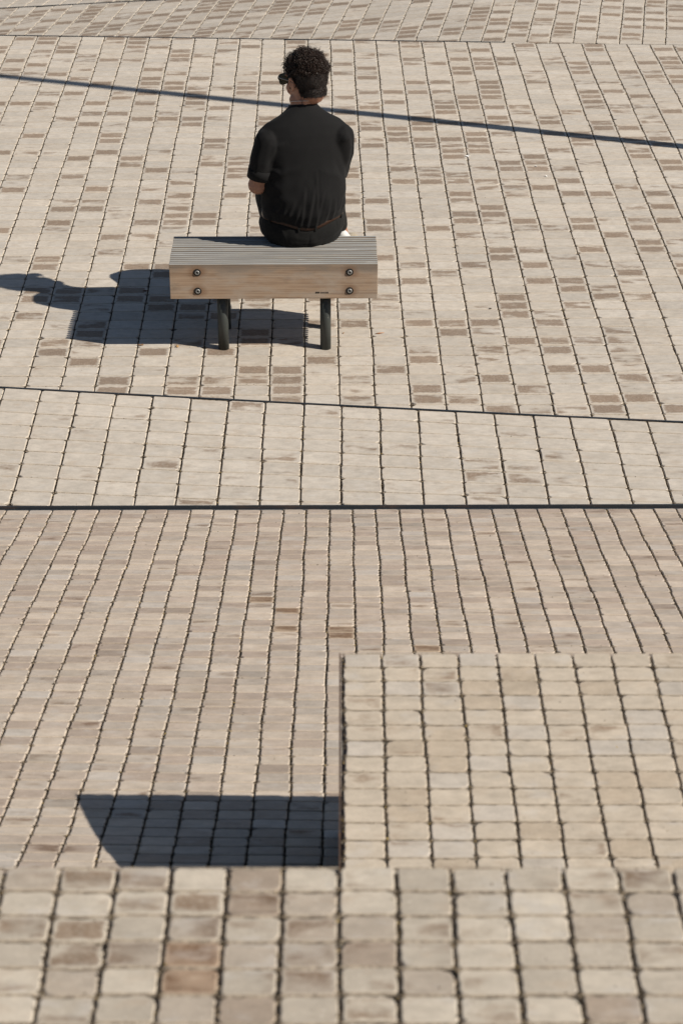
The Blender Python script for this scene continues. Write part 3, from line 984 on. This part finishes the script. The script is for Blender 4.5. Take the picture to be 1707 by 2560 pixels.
def shirt_def(co, no):
    fl = []
    rr = random.Random(4)
    # pulled folds rising from the waist
    for (x0, v0, x1, v1, w, a) in ((688, 566, 700, 520, .006, .0045), (700, 568, 722, 500, .006, .004), (720, 570, 738, 500, .0055, .0055), (736, 574, 748, 470, .006, .006),
                                   (752, 575, 772, 470, .0065, .007), (772, 576, 796, 480, .006, .005), (776, 574, 778, 430, .005, .004), (800, 572, 812, 500, .006, .005),
                                   (820, 568, 826, 505, .006, .005), (838, 562, 850, 500, .006, .0045), (672, 548, 690, 505, .006, .004), (664, 530, 676, 480, .007, .004)):
        z0, z1 = Z(v0, 8.865), Z(v1, 8.865)
        fl.append(([(X(x0), z0), (X((x0 + x1) / 2) + rr.uniform(-.004, .004), (z0 + z1) / 2), (X(x1), z1)], w, a))
        fl.append(([(X(x0) + .010, z0), (X(x1) + .012, z1)], w * .9, -a * .7))
    # armpit folds
    fl += [([(X(668), Z(400, 8.87)), (X(680), Z(370, 8.87)), (X(705), Z(362, 8.87))], .010, .009),
           ([(X(664), Z(418, 8.87)), (X(690), Z(434, 8.87)), (X(730), Z(420, 8.87))], .011, .008),
           ([(X(672), Z(388, 8.87)), (X(668), Z(420, 8.87)), (X(690), Z(426, 8.87))], .010, -.008),
           ([(X(872), Z(355, 8.87)), (X(880), Z(385, 8.87)), (X(876), Z(430, 8.87))], .008, -.009),
           ([(X(850), Z(352, 8.87)), (X(868), Z(365, 8.87))], .012, .006),
           ([(X(790), Z(430, 8.87)), (X(838), Z(450, 8.87)), (X(864), Z(480, 8.87))], .013, .0045),
           ([(X(830), Z(410, 8.87)), (X(850), Z(455, 8.87)), (X(862), Z(475, 8.87))], .010, -.004),
           ([(X(652), Z(470, 8.87)), (X(690), Z(470, 8.87)), (X(730), Z(452, 8.87))], .016, .004),
           ([(X(655), Z(500, 8.87)), (X(700), Z(492, 8.87))], .012, .004),
           ([(X(868), Z(490, 8.87)), (X(840), Z(500, 8.87)), (X(820), Z(520, 8.87))], .010, .004)]
    fl = [(p, w * 1.35, a * (.66 if w < .0075 else .85)) for p, w, a in fl]
    co = folds(co, no, fl)
    # gentle large-scale unevenness of loose cloth
    w = np.array([noise.fractal(Vector((c[0] * 13, c[1] * 13, c[2] * 9)), 1, 2, 2) for c in co])
    lo = np.clip((1.0 - co[:, 2]) / .25, .25, 1)
    co = co + no * (w * .0048 * lo)[:, None]
    return waist_sag(co)
sh = Blob()
sh.loft([(-.18, 8.900, .532, 6, .165, .125), (-.18, 8.858, .566, 8, .193, .147), (-.18, 8.842, .618, 6, .203, .150), (-.18, 8.846, .695, 6, .201, .146),
         (-.18, 8.858, .775, 8, .200, .140), (-.179, 8.869, .855, 12, .204, .137), (-.178, 8.882, .935, 15, .213, .130), (-.177, 8.897, .990, 19, .220, .116),
         (-.177, 8.916, 1.035, 24, .210, .098), (-.176, 8.934, 1.065, 27, .175, .082), (-.174, 8.952, 1.090, 28, .115, .066), (-.172, 8.968, 1.108, 25, .082, .061), (-.170, 8.974, 1.118, 22, .069, .060)], 64, 2.2)
sh.chain([(-.352, 8.962, .957), (-.374, 8.962, .87), (-.384, 8.966, .825)], [.0625, .064, .062], .2)
sh.chain([(-.002, 8.962, .957), (.004, 8.985, .87), (-.003, 9.018, .795)], [.0625, .060, .054], .2)
sh.build('t_shirt', .0058, 9, M_SHIRT, person, PC, shirt_def)
# open sleeve cuffs, collar band
def ring_band(bm, c, nrm, ra, rb, h, n=40, th_=.003, xdir=None):
    nrm = Vector(nrm).normalized(); u = Vector(xdir or (1, 0, 0)); u = (u - nrm * u.dot(nrm)).normalized(); w = nrm.cross(u)
    prof = [(0, 0), (0, h), (-th_, h), (-th_, 0)]
    rings = []
    for (dr, dh) in prof:
        rings.append([bm.verts.new(Vector(c) + (u * math.cos(a) * (ra + dr) + w * math.sin(a) * (rb + dr)) + nrm * dh) for a in [2 * math.pi * k / n for k in range(n)]])
    for i in range(4):
        a_, b_ = rings[i], rings[(i + 1) % 4]
        for k in range(n): bm.faces.new((a_[k], a_[(k + 1) % n], b_[(k + 1) % n], b_[k]))
bm = bmesh.new(); ring_band(bm, (-.169, 9.034, 1.086), (0, .30, .95), .0685, .064, .012, th_=.004)
twist_bm(bm); bmesh.ops.recalc_face_normals(bm, faces=bm.faces)
link('collar', bm_mesh('collar', bm, True), M_SHIRT, person, tuple(-k for k in PC))
for (a, b_, r_) in (((-.374, 8.960, .87), (-.389, 8.970, .782), .0620), ((.006, 8.975, .87), (-.006, 9.045, .755), .053)):
    a, b_ = Vector(a), Vector(b_); d = (a - b_).normalized()
    bm = bmesh.new(); ring_band(bm, b_, d, r_, r_ - .002, .05, th_=.0025); twist_bm(bm); bmesh.ops.recalc_face_normals(bm, faces=bm.faces)
    link('sleeve_cuff', bm_mesh('sleeve_cuff', bm, True), M_SHIRT, person, tuple(-k for k in PC))
# necklace
mn = N('necklace_cord'); M_NECK = mn.base((.62, .52, .45), .5, .4)
bm = bmesh.new()
tube(bm, [Vector((-.168, 9.036, 1.112)) + Vector((math.cos(a) * .0645, math.sin(a) * .0625, -.022 * math.sin(a))) for a in [2 * math.pi * k / 40 for k in range(41)]], .0016, 6)
twist_bm(bm); link('necklace', bm_mesh('necklace', bm, True), M_NECK, person, tuple(-k for k in PC))

# trousers
def tr_def(co, no):
    co = co.copy(); co[:, 2] = np.where((co[:, 2] < .4545) & (co[:, 1] < 9.035), .4545, co[:, 2])
    fl = [([(X(725), Z(606, 8.88)), (X(800), Z(604, 8.88)), (X(850), Z(592, 8.9))], .006, .003), ([(X(760), Z(582, 8.87)), (X(757), Z(612, 8.87))], .004, -.003),
          ([(X(832), Z(565, 8.9)), (X(835), Z(590, 8.9))], .003, -.0025), ([(X(850), Z(592, 8.9)), (X(858), Z(580, 8.9))], .004, -.004),
          ([(X(690), Z(575, 8.9)), (X(700), Z(600, 8.9))], .008, .003)]
    co = folds(co, no, fl)
    w = np.array([noise.fractal(Vector((c[0] * 16, c[1] * 16, c[2] * 16)), 1, 2, 2) for c in co])
    co = co + no * (w * .003)[:, None]
    return waist_sag(co)
tb = Blob()
tb.loft([(-.18, 8.900, .430, -6, .165, .15), (-.18, 8.872, .462, -4, .198, .175), (-.18, 8.862, .500, 0, .207, .175), (-.18, 8.866, .535, 4, .202, .158), (-.18, 8.876, .562, 6, .187, .142)], 48, 2.15)
tb.chain([(-.09, 9.08, .535), (-.058, 9.49, .525), (-.026, 9.66, .34), (-.008, 9.725, .245)], [.088, .066, .050, .042], .25)
tb.chain([(-.275, 9.09, .535), (-.338, 9.40, .585), (-.30, 9.54, .30), (-.29, 9.57, .24)], [.094, .078, .056, .050], .25)
tb.chain([(-.265, 9.10, .522), (-.295, 9.38, .548)], [.090, .080], .25)
tb.build('trousers', .0058, 3, M_TROUS, person, PC, tr_def)
# belt with loops
mbt = N('brown_leather'); M_BELT = mbt.base((.040, .017, .009), .45, .4)
def belt_pt(a, dz=0, off=0):
    t = R(7); ra, rb = .1915 + off, .148 + off; ex = 2.15
    c, sn = math.cos(a), math.sin(a)
    u = ra * math.copysign(abs(c) ** (2 / ex), c); w = rb * math.copysign(abs(sn) ** (2 / ex), sn)
    return Vector((-.18 + u, 9.018 + w * math.cos(t) + dz * math.sin(t), .556 + dz * math.cos(t) + w * math.sin(t) * -.3 - .008 + .040 * (1 - math.exp(-((u - .002) / .10) ** 2))))
bm = bmesh.new(); rr = []
for k in range(96):
    a = 2 * math.pi * k / 96
    rr.append([bm.verts.new(belt_pt(a, -.015, .004)), bm.verts.new(belt_pt(a, .011, .004)), bm.verts.new(belt_pt(a, .011, .0005)), bm.verts.new(belt_pt(a, -.015, .0005))])
for k in range(96):
    p, q = rr[k], rr[(k + 1) % 96]
    for j in range(4): bm.faces.new((p[j], p[(j + 1) % 4], q[(j + 1) % 4], q[j]))
twist_bm(bm); bmesh.ops.recalc_face_normals(bm, faces=bm.faces)
link('belt', bm_mesh('belt', bm, True), M_BELT, person, tuple(-k for k in PC))
for an in (-102, -81, -150, -30, 40, 140):
    a = R(an); bm = bmesh.new()
    A_, B_ = belt_pt(a, -.021, .0045), belt_pt(a, .019, .0065)
    tn_ = (belt_pt(a + .02, 0, .004) - belt_pt(a - .02, 0, .004)).normalized(); ou = tn_.cross(Vector((0, 0, 1))).normalized()
    vs = []
    for p in (A_, B_):
        for s1 in (-.0048, .0048):
            for s2 in (0, .0032): vs.append(bm.verts.new(p + tn_ * s1 + ou * s2))
    twist_bm(bm); bmesh.ops.convex_hull(bm, input=vs)
    link('belt_loop', bm_mesh('belt_loop', bm), M_TROUS, person, tuple(-k for k in PC))

# sunglasses
mg_ = N('tinted_lens'); M_LENS = mg_.base((.10, .115, .085), .3, .4); mg_.p.inputs['Transmission Weight'].default_value = .35
mf_ = N('black_acetate'); M_FRAME = mf_.base((.01, .01, .01), .2, .5)
glasses = link('sunglasses', mesh('sunglasses', [], []), None, person, tuple(-k for k in PC))
bm = bmesh.new()
def lens_outline(sx, n=22, g=1.0):
    P = []
    for k in range(n):
        a = 2 * math.pi * k / n; c, s1 = math.cos(a), math.sin(a)
        u = .030 * math.copysign(abs(c) ** .7, c) * g; w = .022 * math.copysign(abs(s1) ** .75, s1) * g
        if w > 0: u *= 1.10
        x = sx * (.043 + u) + sx * (.006 if w > 0 and u > 0 else 0)
        y = .116 - 4.0 * max(0, abs(x) - .02) ** 2
        P.append((x, y, -.002 + w + (.003 if w > 0 else 0)))
    return P
for sx in (-1, 1):
    P = [Vector(H(*p)) for p in lens_outline(sx)]
    tube(bm, P + [P[0]], .0018, 6)
tube(bm, [H(-.012, .115, .008), H(0, .117, .011), H(.012, .115, .008)], .0025, 6)
for sx in (-1, 1):
    tube(bm, [H(sx * .078, .098, .014), H(sx * .086, .080, .013), H(sx * .085, .02, .008), H(sx * .085, -.006, .004), H(sx * .083, -.020, -.012)], [.0040, .0036, .003, .0025, .002], 6)
fr = link('frame', bm_mesh('frame', bm, True), M_FRAME, glasses)
for sx in (-1, 1):
    P = lens_outline(sx, 22, .97); V = [H(*p) for p in P] + [H(p[0], p[1] - .0018, p[2]) for p in P]; n = len(P)
    F = [list(range(n)), list(range(n, 2 * n))[::-1]] + [(k, (k + 1) % n, n + (k + 1) % n, n + k) for k in range(n)]
    link('lens', mesh('lens', V, F), M_LENS, glasses)

# socks and shoes
msk = N('white_sock'); M_SOCK = msk.base((.58, .58, .56), .9, .2)
msh = N('beige_suede'); shp = msh.n('ShaderNodeNewGeometry').outputs['Position']
M_SHOE = msh.base(msh.mix(msh.noise(shp, 90, 90, 90, detail=3), (.30, .25, .18), (.46, .40, .31)), .9, .2)
mso = N('dark_sole'); M_SOLE = mso.base((.06, .05, .045), .8, .3)
def shoe(ank, fwd, up):
    a = Vector(ank); f = Vector(fwd).normalized(); u = Vector(up); u = (u - f * u.dot(f)).normalized(); sd_ = f.cross(u)
    rot = Matrix((f, sd_, u)).transposed().to_4x4()
    def Q(x, y, z): return tuple(a + f * x + sd_ * y + u * z)
    k = Blob(); k.chain([Q(-.085, 0, .09), Q(0, 0, .02), Q(.01, 0, -.03)], [.031, .030, .032], .4)
    k.build('sock', .005, 2, M_SOCK, person, PC)
    k = Blob()
    k.ell(Q(-.015, 0, -.035), (.052, .039, .042), rot); k.ell(Q(.05, 0, -.045), (.075, .042, .034), rot); k.ell(Q(.125, 0, -.056), (.068, .046, .024), rot); k.ell(Q(.02, 0, -.01), (.050, .040, .026), rot)
    sh_ = k.build('shoe', .005, 2, M_SHOE, person, PC)
    k = Blob(); k.ell(Q(.0, 0, -.078), (.062, .042, .012), rot); k.ell(Q(.065, 0, -.078), (.085, .042, .012), rot); k.ell(Q(.135, 0, -.078), (.060, .048, .011), rot)
    so_ = k.build('sole', .005, 1, M_SOLE, sh_, PC)
    so_.parent = sh_
shoe((.022, 9.815, .112), (.22, .95, .14), (0, -.25, .95))
shoe((-.29, 9.60, .090), (-.35, .93, 0), (0, 0, 1))

# ------------------------------------------------------------------ lamp post out of frame: casts the long thin shadow
lamp = empty('lamp_post', (3.35, 12.405 - math.tan(SUN_AZ) * (3.35 + .111), 0))
tag(lamp, 'tall slim grey lamp post standing to the right of the square', 'lamp post')
M_POLE = steel_material('galvanised_steel', (.30, .31, .32), .05, .45)
bm = bmesh.new(); tube(bm, [(0, 0, 0), (0, 0, 4), (0, 0, 8.5)], [.050, .047, .042], 20); link('pole', bm_mesh('pole', bm, True), M_POLE, lamp)
bm = bmesh.new(); box_bm(bm, (-.12, -.12, 0), (.12, .12, .015), .003); link('base_plate', bm_mesh('base_plate', bm), M_POLE, lamp)
bm = bmesh.new(); tube(bm, [(0, 0, 8.45), (.3, 0, 8.6), (.7, 0, 8.62)], .025, 10); link('arm', bm_mesh('arm', bm, True), M_POLE, lamp)
bm = bmesh.new(); box_bm(bm, (.6, -.12, 8.57), (1.15, .12, 8.65), .02); link('lamp_head', bm_mesh('lamp_head', bm), M_POLE, lamp)

# ------------------------------------------------------------------ litter
def gpt(px, v, z=0.0):
    t = (v - 1280) / 5000; r_ = (SP + t * CP) / (CP - t * SP); y = (CAMH - z) / r_
    zc = y * CP + (CAMH - z) * SP
    return ((px - 853.5) / 5000 * zc, y, z)
def scrap(name, px, v, size, label, cat, col, group=None, asp=1.6, seed=0, ang=0.0):
    rg = random.Random(seed); bm = bmesh.new(); n = 9; g = {}
    for k in range(n):
        a = 2 * math.pi * k / n; r_ = size * rg.uniform(.6, 1.0)
        g[k] = (r_ * math.cos(a) * asp, r_ * math.sin(a), .001 + abs(rg.gauss(0, size * .35)))
    top = [bm.verts.new(g[k]) for k in range(n)]; bot = [bm.verts.new((g[k][0], g[k][1], max(.0004, g[k][2] - .0012))) for k in range(n)]
    c1 = bm.verts.new((0, 0, size * .55)); c2 = bm.verts.new((0, 0, size * .55 - .0012))
    for k in range(n):
        bm.faces.new((c1, top[k], top[(k + 1) % n])); bm.faces.new((c2, bot[(k + 1) % n], bot[k])); bm.faces.new((top[k], bot[k], bot[(k + 1) % n], top[(k + 1) % n]))
    m = N(name + '_material'); mat = m.base(col, .85, .2)
    ob = link(name, bm_mesh(name, bm), mat, None, gpt(px, v, .001)); ob.rotation_euler[2] = ang
    return tag(ob, label, cat, group)
PW = (.78, .77, .75)
scrap('paper_scrap', 1169, 391, .012, 'crumpled white paper scrap lying on the pavers, leftmost of the three', 'litter', PW, 'white paper scraps', 1.5, 1)
scrap('paper_scrap', 1339, 416, .0075, 'tiny white paper scrap right beside a dark column joint', 'litter', PW, 'white paper scraps', 1.0, 2)
scrap('paper_scrap', 1365, 441, .0085, 'tiny white paper scrap nearest the bench and furthest right', 'litter', PW, 'white paper scraps', 1.0, 3)
scrap('dry_leaf', 444, 867, .010, 'small curled tan leaf on the sunlit paver just below the bench shadow', 'leaf', (.45, .27, .12), None, 1.0, 4)
scrap('dry_leaf', 352, 863, .008, 'flat brown leaf fragment at the lower edge of the bench shadow', 'leaf', (.20, .12, .065), None, 2.2, 5)
scrap('dry_leaf', 365, 728, .009, 'dark reddish leaf lying inside the shadow left of the bench', 'leaf', (.11, .045, .02), None, 2.2, 6, -.3)
scrap('dry_leaf', 858, 833, .006, 'small orange leaf crumb near the right bench leg', 'leaf', (.35, .20, .09), None, 1.2, 7)
bm = bmesh.new(); tube(bm, [(-.022, 0, .002), (-.004, .001, .004), (.022, .004, .006)], [.0012, .0028, .0008], 6)
mt = N('twig_material'); tw = link('twig', bm_mesh('twig', bm, True), mt.base((.42, .17, .05), .7, .3), None, gpt(949, 835)); tag(tw, 'short orange twig on the pavers right of the bench', 'twig')
for i, (px, v) in enumerate(((675, 341), (672, 1332), (1225, 772))):
    scrap('seed_husk', px, v, .006, ('tiny dark seed husk on the pavers left of the man', 'tiny dark seed husk on the small pavers below the strip', 'tiny dark seed husk in the joint right of the bench')[i], 'debris', (.06, .045, .035), None, 1.3, 20 + i)
